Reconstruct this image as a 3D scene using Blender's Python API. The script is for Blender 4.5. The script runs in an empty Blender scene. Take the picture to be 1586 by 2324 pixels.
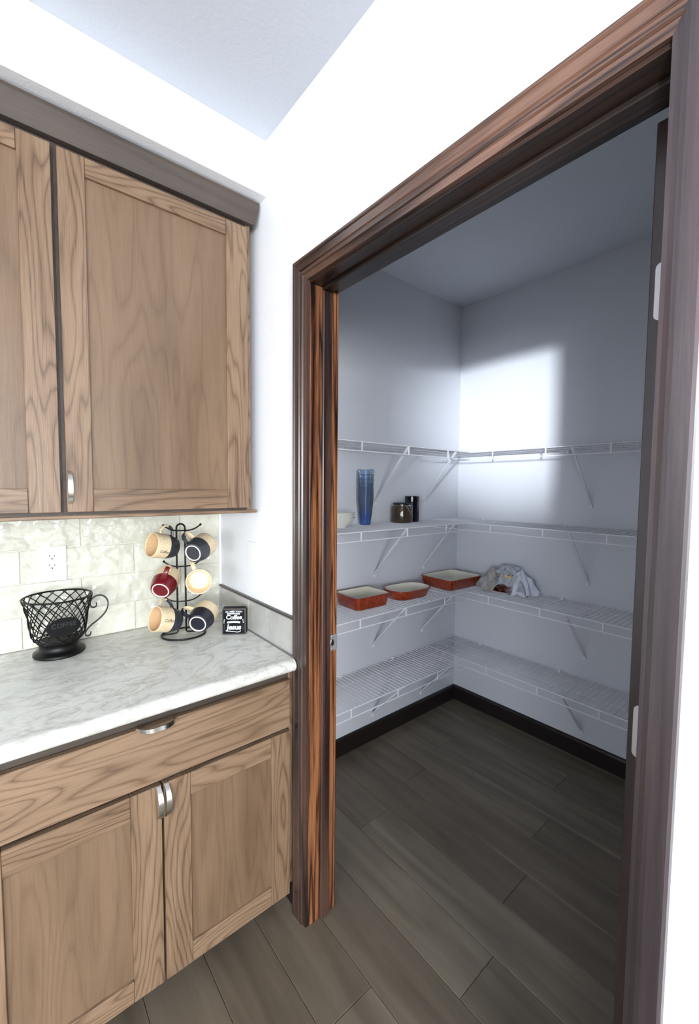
import bpy, bmesh, math, random
from mathutils import Vector, Matrix, noise
random.seed(7)
S = bpy.context.scene
COL = S.collection
PI = math.pi

# ---------------------------------------------------------------- camera
cam_d = bpy.data.cameras.new('camera'); cam = bpy.data.objects.new('camera', cam_d); COL.objects.link(cam)
cam_d.sensor_fit = 'VERTICAL'; cam_d.sensor_height = 24.0; cam_d.lens = 9.84065
cam_d.clip_start = 0.02
F = Vector((0.63735568, 0.76827915, -0.05937069)); R = Vector((0.76993281, -0.63806786, 0.00853653)); U = Vector((0.03132409, 0.05115225, 0.9981995))
cam.matrix_world = Matrix(((R.x, U.x, -F.x, -0.756249), (R.y, U.y, -F.y, -1.817336), (R.z, U.z, -F.z, 1.488370), (0, 0, 0, 1)))
S.camera = cam

# ---------------------------------------------------------------- world, light, exposure
W = bpy.data.worlds.new('world'); S.world = W; W.use_nodes = True
bgn = W.node_tree.nodes['Background']
bgn.inputs[0].default_value = (0.78, 0.88, 1.0, 1); bgn.inputs[1].default_value = 1.2

def area(name, loc, direction, sx, sy, power, col):
    l = bpy.data.lights.new(name, 'AREA'); l.shape = 'RECTANGLE'; l.size = sx; l.size_y = sy
    l.energy = power; l.color = col
    o = bpy.data.objects.new(name, l); COL.objects.link(o); o.location = loc
    o.rotation_euler = Vector(direction).to_track_quat('-Z', 'Z').to_euler()
    o['label'] = 'daylight entering through the window'; o['category'] = 'light'
    return o
# daylight at the real windows of the room (all behind the camera)
area('window_daylight_left', (-4.02, -3.82, 1.50), (1, 0.1, -0.12), 0.80, 1.00, 60, (0.86, 0.93, 1.0))
area('window_daylight_rear', (-2.2, -5.02, 1.55), (0, 1, -0.36), 2.2, 1.3, 190, (0.95, 0.97, 1.0))
# added spot whose narrow cone shapes the window light patch in the pantry
sl = bpy.data.lights.new('patch_spot', 'SPOT'); sl.energy = 2000; sl.color = (0.90, 0.95, 1.0); sl.spot_size = math.radians(12.5); sl.spot_blend = 1.0; sl.shadow_soft_size = .13
so_ = bpy.data.objects.new('patch_spot', sl); COL.objects.link(so_); so_.location = (-4.05, -3.81, 1.64)
so_.rotation_euler = (Vector((1.68, -.45, 1.93))-so_.location).to_track_quat('-Z', 'Z').to_euler()
so_['label'] = 'added spot lamp shaping the light patch on the pantry wall'; so_['category'] = 'light'
S.view_settings.view_transform = 'Standard'; S.view_settings.look = 'None'
S.view_settings.exposure = 0.38; S.view_settings.gamma = 1.0
S.view_settings.use_curve_mapping = False

# ---------------------------------------------------------------- materials
def lin(c):
    return tuple(((v/255)/12.92 if v/255 <= .04045 else ((v/255+.055)/1.055)**2.4) for v in c) + (1,)
class NT:
    def __init__(s, name):
        m = bpy.data.materials.new(name); m.use_nodes = True; s.m = m; s.t = m.node_tree; s.n = s.t.nodes
        s.b = s.n['Principled BSDF']
    def add(s, typ, **kw):
        nd = s.n.new(typ)
        for k, v in kw.items():
            if k.startswith('i_'):
                key = k[2:]; key = int(key) if key.isdigit() else key.replace('_', ' ')
                nd.inputs[key].default_value = v
            else: setattr(nd, k, v)
        return nd
    def link(s, a, b): s.t.links.new(a, b)
    def math(s, op, a, b=None, c=None):
        nd = s.n.new('ShaderNodeMath'); nd.operation = op
        for i, v in enumerate((a, b, c)):
            if v is None: continue
            if isinstance(v, (int, float)): nd.inputs[i].default_value = v
            else: s.link(v, nd.inputs[i])
        return nd.outputs[0]
    def ramp(s, fac, stops):
        nd = s.n.new('ShaderNodeValToRGB'); e = nd.color_ramp.elements
        while len(e) < len(stops): e.new(.5)
        for el, (p, c) in zip(e, stops): el.position = p; el.color = c
        s.link(fac, nd.inputs[0]); return nd.outputs[0]
    def bump(s, h, dist, strength=1.0):
        nd = s.n.new('ShaderNodeBump'); nd.inputs['Distance'].default_value = dist; nd.inputs['Strength'].default_value = strength
        s.link(h, nd.inputs['Height']); s.link(nd.outputs[0], s.b.inputs['Normal'])
def plain(name, rgb, rough=.5, metal=0, spec=.5, coat=0):
    q = NT(name); q.b.inputs['Base Color'].default_value = lin(rgb); q.b.inputs['Roughness'].default_value = rough
    q.b.inputs['Metallic'].default_value = metal; q.b.inputs['Specular IOR Level'].default_value = spec; q.b.inputs['Coat Weight'].default_value = coat
    return q.m
def paint(name, rgb, rough=.55, scale=160, dist=.0006):
    q = NT(name); tc = q.add('ShaderNodeTexCoord')
    n = q.add('ShaderNodeTexNoise', i_Scale=scale, i_Detail=3.0); q.link(tc.outputs['Object'], n.inputs['Vector'])
    q.b.inputs['Base Color'].default_value = lin(rgb); q.b.inputs['Roughness'].default_value = rough
    q.bump(n.outputs['Fac'], dist); return q.m
def wood(name, dark, mid, light, axis, rings=9, contrast=.5, rough=.42, stretch=14, pores=.35, coat=0.0, scale=1.0, spec=.5):
    """axis: grain direction 0/1/2; cathedral rings + fine pores, different for every piece"""
    q = NT(name); tc = q.add('ShaderNodeTexCoord'); oi = q.add('ShaderNodeObjectInfo')
    off = q.add('ShaderNodeCombineXYZ')
    q.link(q.math('MULTIPLY', oi.outputs['Random'], 7.3), off.inputs[0]); q.link(q.math('MULTIPLY', oi.outputs['Random'], 13.1), off.inputs[1]); q.link(q.math('MULTIPLY', oi.outputs['Random'], 5.7), off.inputs[2])
    ad = q.add('ShaderNodeVectorMath', operation='ADD'); q.link(tc.outputs['Object'], ad.inputs[0]); q.link(off.outputs[0], ad.inputs[1])
    mp = q.add('ShaderNodeMapping'); q.link(ad.outputs[0], mp.inputs[0])
    sc = [scale]*3; sc[axis] = scale/stretch; mp.inputs['Scale'].default_value = sc
    big = q.add('ShaderNodeTexNoise', i_Scale=7.0, i_Detail=2.0, i_Roughness=.5); q.link(mp.outputs[0], big.inputs['Vector'])
    rg = q.math('FRACT', q.math('MULTIPLY', big.outputs['Fac'], float(rings)))
    tri = q.math('ABSOLUTE', q.math('SUBTRACT', q.math('MULTIPLY', rg, 2.0), 1.0))
    mp2 = q.add('ShaderNodeMapping'); q.link(ad.outputs[0], mp2.inputs[0]); s2 = [1.0]*3; s2[axis] = .03; mp2.inputs['Scale'].default_value = s2
    fine = q.add('ShaderNodeTexNoise', i_Scale=420.0, i_Detail=2.0); q.link(mp2.outputs[0], fine.inputs['Vector'])
    s3 = [1.0]*3; s3[axis] = .12; mp3 = q.add('ShaderNodeMapping'); mp3.inputs['Scale'].default_value = s3; q.link(ad.outputs[0], mp3.inputs[0])
    broad = q.add('ShaderNodeTexNoise', i_Scale=11.0, i_Detail=2.0); q.link(mp3.outputs[0], broad.inputs['Vector'])
    tri = q.math('SUBTRACT', 1.0, q.math('POWER', tri, 3.0))
    f = q.math('ADD', q.math('MULTIPLY', tri, contrast), q.math('MULTIPLY', q.math('SUBTRACT', fine.outputs['Fac'], .5), pores*2))
    f = q.math('ADD', f, q.math('MULTIPLY', q.math('SUBTRACT', broad.outputs['Fac'], .5), .9))
    f = q.math('ADD', f, .5-contrast/2)
    c = q.ramp(f, [(.12, lin(dark)), (.5, lin(mid)), (.9, lin(light))])
    q.link(c, q.b.inputs['Base Color']); q.b.inputs['Roughness'].default_value = rough; q.b.inputs['Coat Weight'].default_value = coat; q.b.inputs['Coat Roughness'].default_value = .25
    q.b.inputs['Specular IOR Level'].default_value = spec
    q.bump(f, .0004); return q.m

M = {}
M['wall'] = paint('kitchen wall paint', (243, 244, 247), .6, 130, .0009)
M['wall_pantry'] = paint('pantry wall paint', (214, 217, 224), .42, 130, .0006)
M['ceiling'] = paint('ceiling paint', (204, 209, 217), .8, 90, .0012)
cabD, cabM, cabL = (80, 62, 46), (119, 95, 73), (145, 120, 96)
M['cab_v'] = wood('oak, upright grain', cabD, cabM, cabL, 2, 24, .42, .40, 8)
M['cab_h'] = wood('oak, level grain', cabD, cabM, cabL, 0, 24, .42, .40, 8)
M['cab_p'] = wood('oak veneer panel', (92, 72, 54), (114, 91, 70), (132, 108, 85), 2, 14, .2, .42, 9, pores=.22)
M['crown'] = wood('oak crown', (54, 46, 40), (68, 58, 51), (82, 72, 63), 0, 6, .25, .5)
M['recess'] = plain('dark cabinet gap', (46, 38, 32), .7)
tD, tM, tL = (24, 13, 9), (92, 54, 34), (152, 100, 64)
M['casing'] = wood('dark stained casing', (20, 13, 12), (52, 36, 32), (88, 64, 54), 2, 7, .45, .3, 22, .3, .4)
M['casing_r'] = wood('near black stained casing', (38, 31, 33), (54, 45, 47), (72, 61, 62), 2, 5, .3, .38, 22, .25, .3)  # same moulding stain, with its veiling sheen put into a greyer colour
M['trim_v'] = wood('dark stained trim, upright', tD, tM, tL, 2, 9, .65, .3, 34, .45, .4, 2.6)
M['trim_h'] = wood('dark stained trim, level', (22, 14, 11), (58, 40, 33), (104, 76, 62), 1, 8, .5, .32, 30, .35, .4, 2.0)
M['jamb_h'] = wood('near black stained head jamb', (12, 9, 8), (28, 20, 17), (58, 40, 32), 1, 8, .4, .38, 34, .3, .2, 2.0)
M['door'] = wood('dark stained door', (30, 20, 20), (48, 34, 34), (64, 48, 46), 2, 6, .3, .35, 20, .2, .3)
M['base'] = plain('near black baseboard', (30, 23, 22), .35)
M['chrome'] = plain('brushed nickel', (225, 224, 220), .22, 1)
M['steel'] = plain('satin hinge steel', (190, 188, 190), .35, .6)
M['black'] = plain('black powder coat', (9, 8, 8), .42, 0, .3)
M['white_plastic'] = plain('white plastic', (246, 246, 244), .3)
M['slot'] = plain('dark slot', (20, 20, 20), .6)
M['grout'] = plain('pale grout', (226, 224, 214), .8)
M['white_wire'] = plain('white vinyl coated wire', (232, 234, 240), .35)
M['edge'] = plain('dark metal tile edge', (92, 88, 84), .35, .5)

def tile_mat(name, a, b, bumpd):
    q = NT(name); tc = q.add('ShaderNodeTexCoord'); oi = q.add('ShaderNodeObjectInfo')
    n = q.add('ShaderNodeTexNoise', i_Scale=22.0, i_Detail=1.5); q.link(tc.outputs['Object'], n.inputs['Vector'])
    n2 = q.add('ShaderNodeTexNoise', i_Scale=9.0, i_Detail=2.0); q.link(tc.outputs['Object'], n2.inputs['Vector'])
    f = q.math('ADD', q.math('MULTIPLY', n2.outputs['Fac'], .6), q.math('MULTIPLY', oi.outputs['Random'], .4))
    q.link(q.ramp(f, [(.25, lin(a)), (.75, lin(b))]), q.b.inputs['Base Color'])
    q.b.inputs['Roughness'].default_value = .07; q.b.inputs['Specular IOR Level'].default_value = .7
    q.bump(n.outputs['Fac'], bumpd); return q.m
M['tile'] = tile_mat('glossy handmade tile', (204, 204, 188), (230, 228, 212), .016)
M['side_tile'] = tile_mat('pale grey tile', (178, 176, 170), (206, 204, 198), .002)

def marble():
    q = NT('pale marble laminate'); tc = q.add('ShaderNodeTexCoord')
    mp = q.add('ShaderNodeMapping'); mp.inputs['Rotation'].default_value = (0, 0, .35); mp.inputs['Scale'].default_value = (1, 1.7, 1); q.link(tc.outputs['Object'], mp.inputs[0])
    w = q.add('ShaderNodeTexNoise', i_Scale=5.0, i_Detail=6.0, i_Roughness=.6, i_Distortion=1.3); q.link(mp.outputs[0], w.inputs['Vector'])
    v = q.math('ABSOLUTE', q.math('SUBTRACT', w.outputs['Fac'], .5))
    n2 = q.add('ShaderNodeTexNoise', i_Scale=14.0, i_Detail=6.0, i_Roughness=.65, i_Distortion=1.0); q.link(mp.outputs[0], n2.inputs['Vector'])
    v2 = q.math('ABSOLUTE', q.math('SUBTRACT', n2.outputs['Fac'], .5))
    f = q.math('ADD', q.math('MINIMUM', q.math('MULTIPLY', v, 9.0), .62), q.math('MINIMUM', q.math('MULTIPLY', v2, 6.0), .38))
    q.link(q.ramp(f, [(.05, lin((188, 187, 177))), (.5, lin((212, 212, 203))), (1, lin((226, 226, 219)))]), q.b.inputs['Base Color'])
    q.b.inputs['Roughness'].default_value = .28; return q.m
M['marble'] = marble()

def plank_mat():
    q = NT('grey brown plank'); tc = q.add('ShaderNodeTexCoord'); oi = q.add('ShaderNodeObjectInfo')
    off = q.add('ShaderNodeCombineXYZ'); q.link(q.math('MULTIPLY', oi.outputs['Random'], 17.0), off.inputs[0]); q.link(q.math('MULTIPLY', oi.outputs['Random'], 9.0), off.inputs[1])
    ad = q.add('ShaderNodeVectorMath', operation='ADD'); q.link(tc.outputs['Object'], ad.inputs[0]); q.link(off.outputs[0], ad.inputs[1])
    mp = q.add('ShaderNodeMapping'); mp.inputs['Scale'].default_value = (1, .09, 1); q.link(ad.outputs[0], mp.inputs[0])
    n = q.add('ShaderNodeTexNoise', i_Scale=16.0, i_Detail=4.0, i_Distortion=.5); q.link(mp.outputs[0], n.inputs['Vector'])
    n2 = q.add('ShaderNodeTexNoise', i_Scale=4.0, i_Detail=2.0); q.link(ad.outputs[0], n2.inputs['Vector'])
    f = q.math('ADD', q.math('MULTIPLY', n.outputs['Fac'], .62), q.math('MULTIPLY', oi.outputs['Random'], .16))
    f = q.math('ADD', f, .06)
    f = q.math('ADD', f, q.math('MULTIPLY', n2.outputs['Fac'], .15))
    q.link(q.ramp(f, [(.25, lin((76, 68, 55))), (.5, lin((104, 94, 80))), (.8, lin((136, 126, 109)))]), q.b.inputs['Base Color'])
    q.b.inputs['Roughness'].default_value = .42; q.bump(n.outputs['Fac'], .0006); return q.m
M['plank'] = plank_mat()
M['subfloor'] = plain('plank joint', (72, 64, 54), .8)

def speckled(name, a, b, rough=.35, scale=260):
    q = NT(name); tc = q.add('ShaderNodeTexCoord'); n = q.add('ShaderNodeTexNoise', i_Scale=scale, i_Detail=2.0); q.link(tc.outputs['Object'], n.inputs['Vector'])
    q.link(q.ramp(n.outputs['Fac'], [(.35, lin(a)), (.6, lin(b))]), q.b.inputs['Base Color']); q.b.inputs['Roughness'].default_value = rough; return q.m
M['cream'] = speckled('cream stoneware', (214, 190, 150), (232, 214, 180))
M['mug_inside'] = speckled('sandy mug inside', (214, 178, 134), (226, 194, 152), .45)
M['mug_inside_lit'] = speckled('brightly lit mug inside', (246, 226, 188), (250, 234, 202), .4)  # same mug inside made paler, strong light put into the colour
M['charcoal'] = plain('charcoal glaze', (52, 54, 60), .35)
M['navy'] = plain('blue black glaze', (22, 26, 36), .3)
M['burgundy'] = plain('burgundy glaze', (104, 18, 28), .22)
M['foot'] = plain('bare white foot ring', (240, 226, 214), .5)
M['ink'] = plain('brown lettering', (70, 52, 40), .6)
M['terracotta'] = speckled('terracotta glaze', (128, 48, 26), (152, 62, 34), .22, 60)
M['dish_in'] = plain('cream enamel', (226, 222, 206), .12)
M['bowl'] = plain('ivory porcelain', (226, 228, 220), .2)
M['chalk'] = plain('white chalk lettering', (232, 238, 240), .6)
M['chalkboard'] = plain('chalkboard black', (9, 11, 17), .55, 0, .15)
M['sign_edge'] = plain('worn grey sign edge', (84, 80, 74), .5)
M['can'] = plain('black enamel canister', (14, 16, 24), .12)
M['plaque'] = plain('black plaque', (9, 9, 9), .45, 0, .25)
M['plaque_text'] = plain('embossed dark lettering', (58, 60, 58), .35)
M['cloth_w'] = speckled('white napkin', (206, 210, 224), (222, 226, 238), .9, 40)
M['cloth_g'] = speckled('grey beige napkin', (150, 146, 142), (176, 172, 166), .9, 40)
M['cloth_s'] = speckled('silver grey napkin', (156, 160, 168), (186, 190, 198), .9, 40)

def tinted(name, rgb, gloss=.12, dens=1.0):
    q = NT(name); out = q.n['Material Output']
    tr = q.add('ShaderNodeBsdfTransparent'); tr.inputs[0].default_value = lin(rgb)
    gl = q.add('ShaderNodeBsdfGlossy'); gl.inputs['Roughness'].default_value = .06
    fr = q.add('ShaderNodeFresnel'); fr.inputs[0].default_value = 1.45
    mx = q.add('ShaderNodeMixShader'); q.link(q.math('MULTIPLY', fr.outputs[0], 1.6), mx.inputs[0]); q.link(tr.outputs[0], mx.inputs[1]); q.link(gl.outputs[0], mx.inputs[2])
    df = q.add('ShaderNodeBsdfDiffuse'); df.inputs[0].default_value = lin(rgb)
    m2 = q.add('ShaderNodeMixShader'); m2.inputs[0].default_value = gloss; q.link(mx.outputs[0], m2.inputs[1]); q.link(df.outputs[0], m2.inputs[2])
    q.link(m2.outputs[0], out.inputs[0]); return q.m
M['blue_clear'] = tinted('clear blue acrylic', (226, 239, 251), .05)
M['blue_deep'] = tinted('deep blue acrylic', (132, 178, 236), .16)
M['amber'] = tinted('smoky brown glass', (176, 156, 128), .10)
M['coffee'] = speckled('ground coffee', (28, 20, 14), (52, 36, 26), .8, 400)
M['window_glass'] = tinted('window glass', (236, 244, 246), .0)

# ---------------------------------------------------------------- mesh helpers
def mesh_obj(name, bm, mat, parent=None, smooth=False):
    me = bpy.data.meshes.new(name); bmesh.ops.recalc_face_normals(bm, faces=bm.faces[:]); bm.to_mesh(me); bm.free()
    for m_ in (mat if isinstance(mat, (list, tuple)) else [mat]): me.materials.append(M[m_] if isinstance(m_, str) else m_)
    if smooth:
        for p in me.polygons: p.use_smooth = True
        if smooth != 'all':
            try: me.set_sharp_from_angle(angle=math.radians(40))
            except Exception: pass
    o = bpy.data.objects.new(name, me); COL.objects.link(o)
    if parent: o.parent = parent
    return o
def new_bm(): return bmesh.new()
def box(bm, x0, x1, y0, y1, z0, z1, bev=0.0, mi=0):
    b2 = bmesh.new() if bev else bm
    vs = [b2.verts.new((x, y, z)) for x in (x0, x1) for y in (y0, y1) for z in (z0, z1)]
    fs = [b2.faces.new([vs[i] for i in q]) for q in ((0, 1, 3, 2), (4, 6, 7, 5), (0, 4, 5, 1), (2, 3, 7, 6), (0, 2, 6, 4), (1, 5, 7, 3))]
    for f in fs: f.material_index = mi
    if bev:
        bmesh.ops.bevel(b2, geom=b2.edges[:], offset=bev, segments=1, profile=.5, affect='EDGES')
        me = bpy.data.meshes.new('t'); b2.to_mesh(me); b2.free(); bm.from_mesh(me); bpy.data.meshes.remove(me)
    return bm
def bx(x0, x1, y0, y1, z0, z1, bev=0.0): return box(bmesh.new(), x0, x1, y0, y1, z0, z1, bev)
def tube(bm, pts, r, n=6, closed=False, flat=None, cap=True, mi=0):
    """sweep a round (or flat=(w,t)) section along pts"""
    pts = [Vector(p) for p in pts]; L = len(pts); rings = []
    up = None
    for i, p in enumerate(pts):
        a = pts[(i-1) % L] if (closed or i > 0) else p; b = pts[(i+1) % L] if (closed or i < L-1) else p
        t = (b-a).normalized()
        if up is None:
            up = Vector((0, 0, 1)) if abs(t.z) < .9 else Vector((1, 0, 0))
        s = t.cross(up)
        if s.length < 1e-6: s = t.orthogonal()
        s.normalize(); up = s.cross(t).normalized()
        ring = []
        for k in range(n):
            an = 2*PI*k/n
            if flat: ca, sa = math.cos(an+PI/4), math.sin(an+PI/4); d = s*(flat[0]*.5*(1 if ca > 0 else -1)) + up*(flat[1]*.5*(1 if sa > 0 else -1)) if n == 4 else s*ca*flat[0]*.5+up*sa*flat[1]*.5
            else:
                rr = r[i] if isinstance(r, (list, tuple)) else r
                d = s*math.cos(an)*rr + up*math.sin(an)*rr
            ring.append(bm.verts.new(p+d))
        rings.append(ring)
    m = L if closed else L-1
    for i in range(m):
        A, B = rings[i], rings[(i+1) % L]
        for k in range(n): bm.faces.new((A[k], A[(k+1) % n], B[(k+1) % n], B[k])).material_index = mi
    if cap and not closed:
        bm.faces.new(rings[0][::-1]).material_index = mi; bm.faces.new(rings[-1]).material_index = mi
    return bm
def lathe(bm, prof, n=32, mi=0, c=(0, 0, 0)):
    rings = []
    for (r, z) in prof:
        if r < 1e-6: rings.append([bm.verts.new((c[0], c[1], c[2]+z))])
        else: rings.append([bm.verts.new((c[0]+r*math.cos(2*PI*k/n), c[1]+r*math.sin(2*PI*k/n), c[2]+z)) for k in range(n)])
    for A, B in zip(rings, rings[1:]):
        for k in range(n):
            k2 = (k+1) % n
            if len(A) == 1 and len(B) == 1: break
            if len(A) == 1: f = bm.faces.new((A[0], B[k], B[k2]))
            elif len(B) == 1: f = bm.faces.new((A[k], A[k2], B[0]))
            else: f = bm.faces.new((A[k], A[k2], B[k2], B[k]))
            f.material_index = mi
    return bm
def prism(bm, prof, fn0, fn1):
    """profile list mapped by two functions to 3D ends"""
    A = [bm.verts.new(fn0(*p)) for p in prof]; B = [bm.verts.new(fn1(*p)) for p in prof]; n = len(prof)
    for i in range(n): bm.faces.new((A[i], A[(i+1) % n], B[(i+1) % n], B[i]))
    bm.faces.new(A[::-1]); bm.faces.new(B); return bm
def tag(o, label=None, cat=None, group=None, kind=None):
    if label: o['label'] = label
    if cat: o['category'] = cat
    if group: o['group'] = group
    if kind: o['kind'] = kind
    return o
def thing(name, loc, label, cat, group=None, kind=None, rz=0):
    o = bpy.data.objects.new(name, None); COL.objects.link(o); o.location = loc; o.rotation_euler = (0, 0, rz)
    o.empty_display_size = .05
    return tag(o, label, cat, group, kind)
def kids(o): return [c for c in bpy.data.objects if c.parent == o]
def copy_tree(o, parent=None):
    c = o.copy(); COL.objects.link(c); c.parent = parent
    for ch in kids(o): copy_tree(ch, c)
    return c
_fontcache = {}
def text_pts(body, size, shear=0.0, extrude=.0004, space=1.0, bold=0.0):
    cu = bpy.data.curves.new('txt', 'FONT'); cu.body = body; cu.size = size; cu.shear = shear; cu.extrude = extrude
    cu.align_x = 'CENTER'; cu.align_y = 'CENTER'; cu.space_character = space; cu.resolution_u = 3; cu.offset = bold
    o = bpy.data.objects.new('txt', cu); COL.objects.link(o)
    dg = bpy.context.evaluated_depsgraph_get(); dg.update()
    me = bpy.data.meshes.new_from_object(o.evaluated_get(dg))
    b = bmesh.new(); b.from_mesh(me); bpy.data.objects.remove(o); bpy.data.curves.remove(cu); bpy.data.meshes.remove(me)
    return b
def map_bm(b, fn):
    for v in b.verts: v.co = fn(v.co)
    return b

# ================================================================ SETTING
ZC = 2.70          # ceiling
XP, YP = 1.6795, -0.0563   # pantry far walls
XL, YR = -4.2, -5.2
YO, YI = -0.633, -0.707    # left casing outer / jamb face
YRI, YRO = -1.620, -1.669  # right jamb face / casing outer
ZH = 2.118; ZCAS = 2.197; XJ = 0.112

# floor and its planks
fl = mesh_obj('floor', bx(XL, 1.85, YR, 0.1, -.06, -.006), 'subfloor')
tag(fl, 'grey brown wood plank floor running from kitchen into pantry', 'floor', kind='structure')
pw, plen = .178, 1.22
def plank_mesh(w, l):
    b = bmesh.new(); g = .0005; e = .0014
    low = [(-w/2+g, -l/2+g, -.006), (w/2-g, -l/2+g, -.006), (w/2-g, l/2-g, -.006), (-w/2+g, l/2-g, -.006)]
    mid = [(x, y, -.0015) for x, y, z in low]
    top = [(x-math.copysign(e, x), y-math.copysign(e, y), 0) for x, y, z in low]
    R_ = [[b.verts.new(p) for p in r] for r in (low, mid, top)]
    for A, B in zip(R_, R_[1:]):
        for k in range(4): b.faces.new((A[k], A[(k+1) % 4], B[(k+1) % 4], B[k]))
    b.faces.new(R_[2]); return b
cache = {}
k0 = int((XL-.05)/pw)-1
for k in range(k0, 10):
    xa, xb = .05+k*pw, .05+(k+1)*pw
    if xb < XL+.02: continue
    xa = max(xa, XL); xb = min(xb, XP)
    if xb-xa < .01: continue
    ymin = -1.80 if xa > .1 else YR
    ymax = YP if xa > .02 else 0.0
    y = ymin-((k*.47) % 1)*plen
    while y < ymax:
        ya, yb = max(y, ymin), min(y+plen, ymax)
        if yb-ya > .03:
            key = (round(xb-xa, 3), round(yb-ya, 3))
            if key in cache:
                o = bpy.data.objects.new('plank', cache[key]); COL.objects.link(o); o.parent = fl
            else:
                o = mesh_obj('plank', plank_mesh(xb-xa, yb-ya), 'plank', fl); cache[key] = o.data
            o.location = ((xa+xb)/2, (ya+yb)/2, 0)
        y += plen

# ceiling
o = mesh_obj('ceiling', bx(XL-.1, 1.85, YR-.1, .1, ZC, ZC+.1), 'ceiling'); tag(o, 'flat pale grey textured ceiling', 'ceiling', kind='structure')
# walls
wb = mesh_obj('wall_back', bx(XL-.1, -.0001, 0, .1, 0, ZC), 'wall'); tag(wb, 'white kitchen wall behind the cabinets with glossy tile backsplash', 'wall', kind='structure')
bm = bmesh.new()
box(bm, 0, XJ-.004, YI+.016, .1, 0, ZC); box(bm, 0, XJ-.004, YRI-.016, YI+.016, ZH+.018, ZC); box(bm, 0, XJ-.004, YR-.1, YRI-.016, 0, ZC)
wr = mesh_obj('wall_right', bm, 'wall'); tag(wr, 'white kitchen wall with the pantry doorway in it', 'wall', kind='structure')
so = mesh_obj('wall_soffit', bx(XL, -.0005, -.4295, -.0005, 2.5117, ZC-.0005), 'wall'); tag(so, 'white boxed soffit above the upper cabinets', 'soffit', kind='structure')
bm = bmesh.new(); box(bm, XJ-.004, 1.80, YP, .1, 0, ZC)
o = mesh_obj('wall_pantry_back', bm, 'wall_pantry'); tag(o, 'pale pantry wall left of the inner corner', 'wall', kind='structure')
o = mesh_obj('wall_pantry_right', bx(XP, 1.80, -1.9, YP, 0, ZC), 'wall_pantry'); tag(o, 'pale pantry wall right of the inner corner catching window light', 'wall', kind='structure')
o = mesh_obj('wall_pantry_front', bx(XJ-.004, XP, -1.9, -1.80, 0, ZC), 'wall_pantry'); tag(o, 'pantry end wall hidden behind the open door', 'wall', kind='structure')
# left and rear kitchen walls with window openings
def wall_with_hole(name, horiz, pos, a0, a1, h0, h1, z0, z1, label):
    b = bmesh.new()
    for (u0, u1, w0, w1) in ((a0, h0, 0, ZC), (h1, a1, 0, ZC), (h0, h1, 0, z0), (h0, h1, z1, ZC)):
        if horiz: box(b, u0, u1, pos-.1, pos, w0, w1)
        else: box(b, pos-.1, pos, u0, u1, w0, w1)
    return tag(mesh_obj(name, b, 'wall'), label, 'wall', kind='structure')
wall_with_hole('wall_left', False, XL, YR, 0, -4.25, -3.40, .95, 2.02, 'white kitchen wall far left behind the camera')
wall_with_hole('wall_rear', True, YR, XL-.1, XJ, -3.35, -1.05, .85, 2.25, 'white kitchen wall behind the camera')
def window(name, horiz, pos, h0, h1, z0, z1, label):
    t = thing(name, (pos if not horiz else (h0+h1)/2, (h0+h1)/2 if not horiz else pos, z0), label, 'window', kind='structure')
    w = (h1-h0)/2; h = z1-z0; b = bmesh.new(); f = .05
    for (u0, u1, v0, v1) in ((-w, -w+f, 0, h), (w-f, w, 0, h), (-w+f, w-f, 0, f), (-w+f, w-f, h-f, h), (-w+f, w-f, h/2-.02, h/2+.02)):
        if horiz: box(b, u0, u1, -.08, -.03, v0, v1)
        else: box(b, -.08, -.03, u0, u1, v0, v1)
    mesh_obj('window_frame', b, 'white_plastic', t)
    b = bmesh.new()
    if horiz: box(b, -w+f, w-f, -.057, -.053, f, h-f)
    else: box(b, -.057, -.053, -w+f, w-f, f, h-f)
    mesh_obj('pane', b, 'window_glass', t)
window('window_1', False, XL, -4.25, -3.40, .95, 2.02, 'window in the far left wall behind the camera')
window('window_2', True, YR, -3.35, -1.05, .85, 2.25, 'wide window in the wall behind the camera')

# baseboards
def baseboard(name, prof_fn0, prof_fn1, label):
    prof = [(0, 0), (.014, 0), (.014, .085), (.010, .0945), (.004, .099), (0, .099)]
    o = mesh_obj(name, prism(bmesh.new(), prof, prof_fn0, prof_fn1), 'base'); return tag(o, label, 'baseboard', kind='structure')
baseboard('baseboard_back', lambda t, z: (XJ, YP-t, z), lambda t, z: (XP, YP-t, z), 'black baseboard along the left pantry wall')
baseboard('baseboard_right', lambda t, z: (XP-t, YP-.014, z), lambda t, z: (XP-t, -1.80, z), 'black baseboard along the right pantry wall')

baseboard('baseboard_side', lambda t, z: (-t*.25, -.536, z*.94), lambda t, z: (-t*.25, -.6325, z*.94), 'short black baseboard between the base cabinet and the door casing')
# tiles on the back wall
RP, TL = .1152, .3553
def tile_piece(x0, x1, z0, z1, parent, mat='tile', plane='back'):
    g = .0016
    if plane == 'back': o = mesh_obj('tile', bx(x0+g, x1-g, -.0105, -.003, z0+g, z1-g, .0014), mat, parent)
    else: o = mesh_obj('tile', bx(-.0105, -.003, x0+g, x1-g, z0+g, z1-g, .0014), mat, parent)
    return o
mesh_obj('grout', bx(-1.05, -.0106, -.0045, 0, .9155, 1.399), 'grout', wb)
for r_ in range(5):
    z0 = .9155+r_*RP; z1 = min(z0+RP, 1.399)
    if z1-z0 < .012: continue
    xs = -.5366 if r_ % 2 == 1 else -.714
    x = xs-2*TL
    while x < -.012:
        a, c = max(x, -1.05), min(x+TL, -.0115)
        if c-a > .01: tile_piece(a, c, z0, z1, wb)
        x += TL
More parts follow.
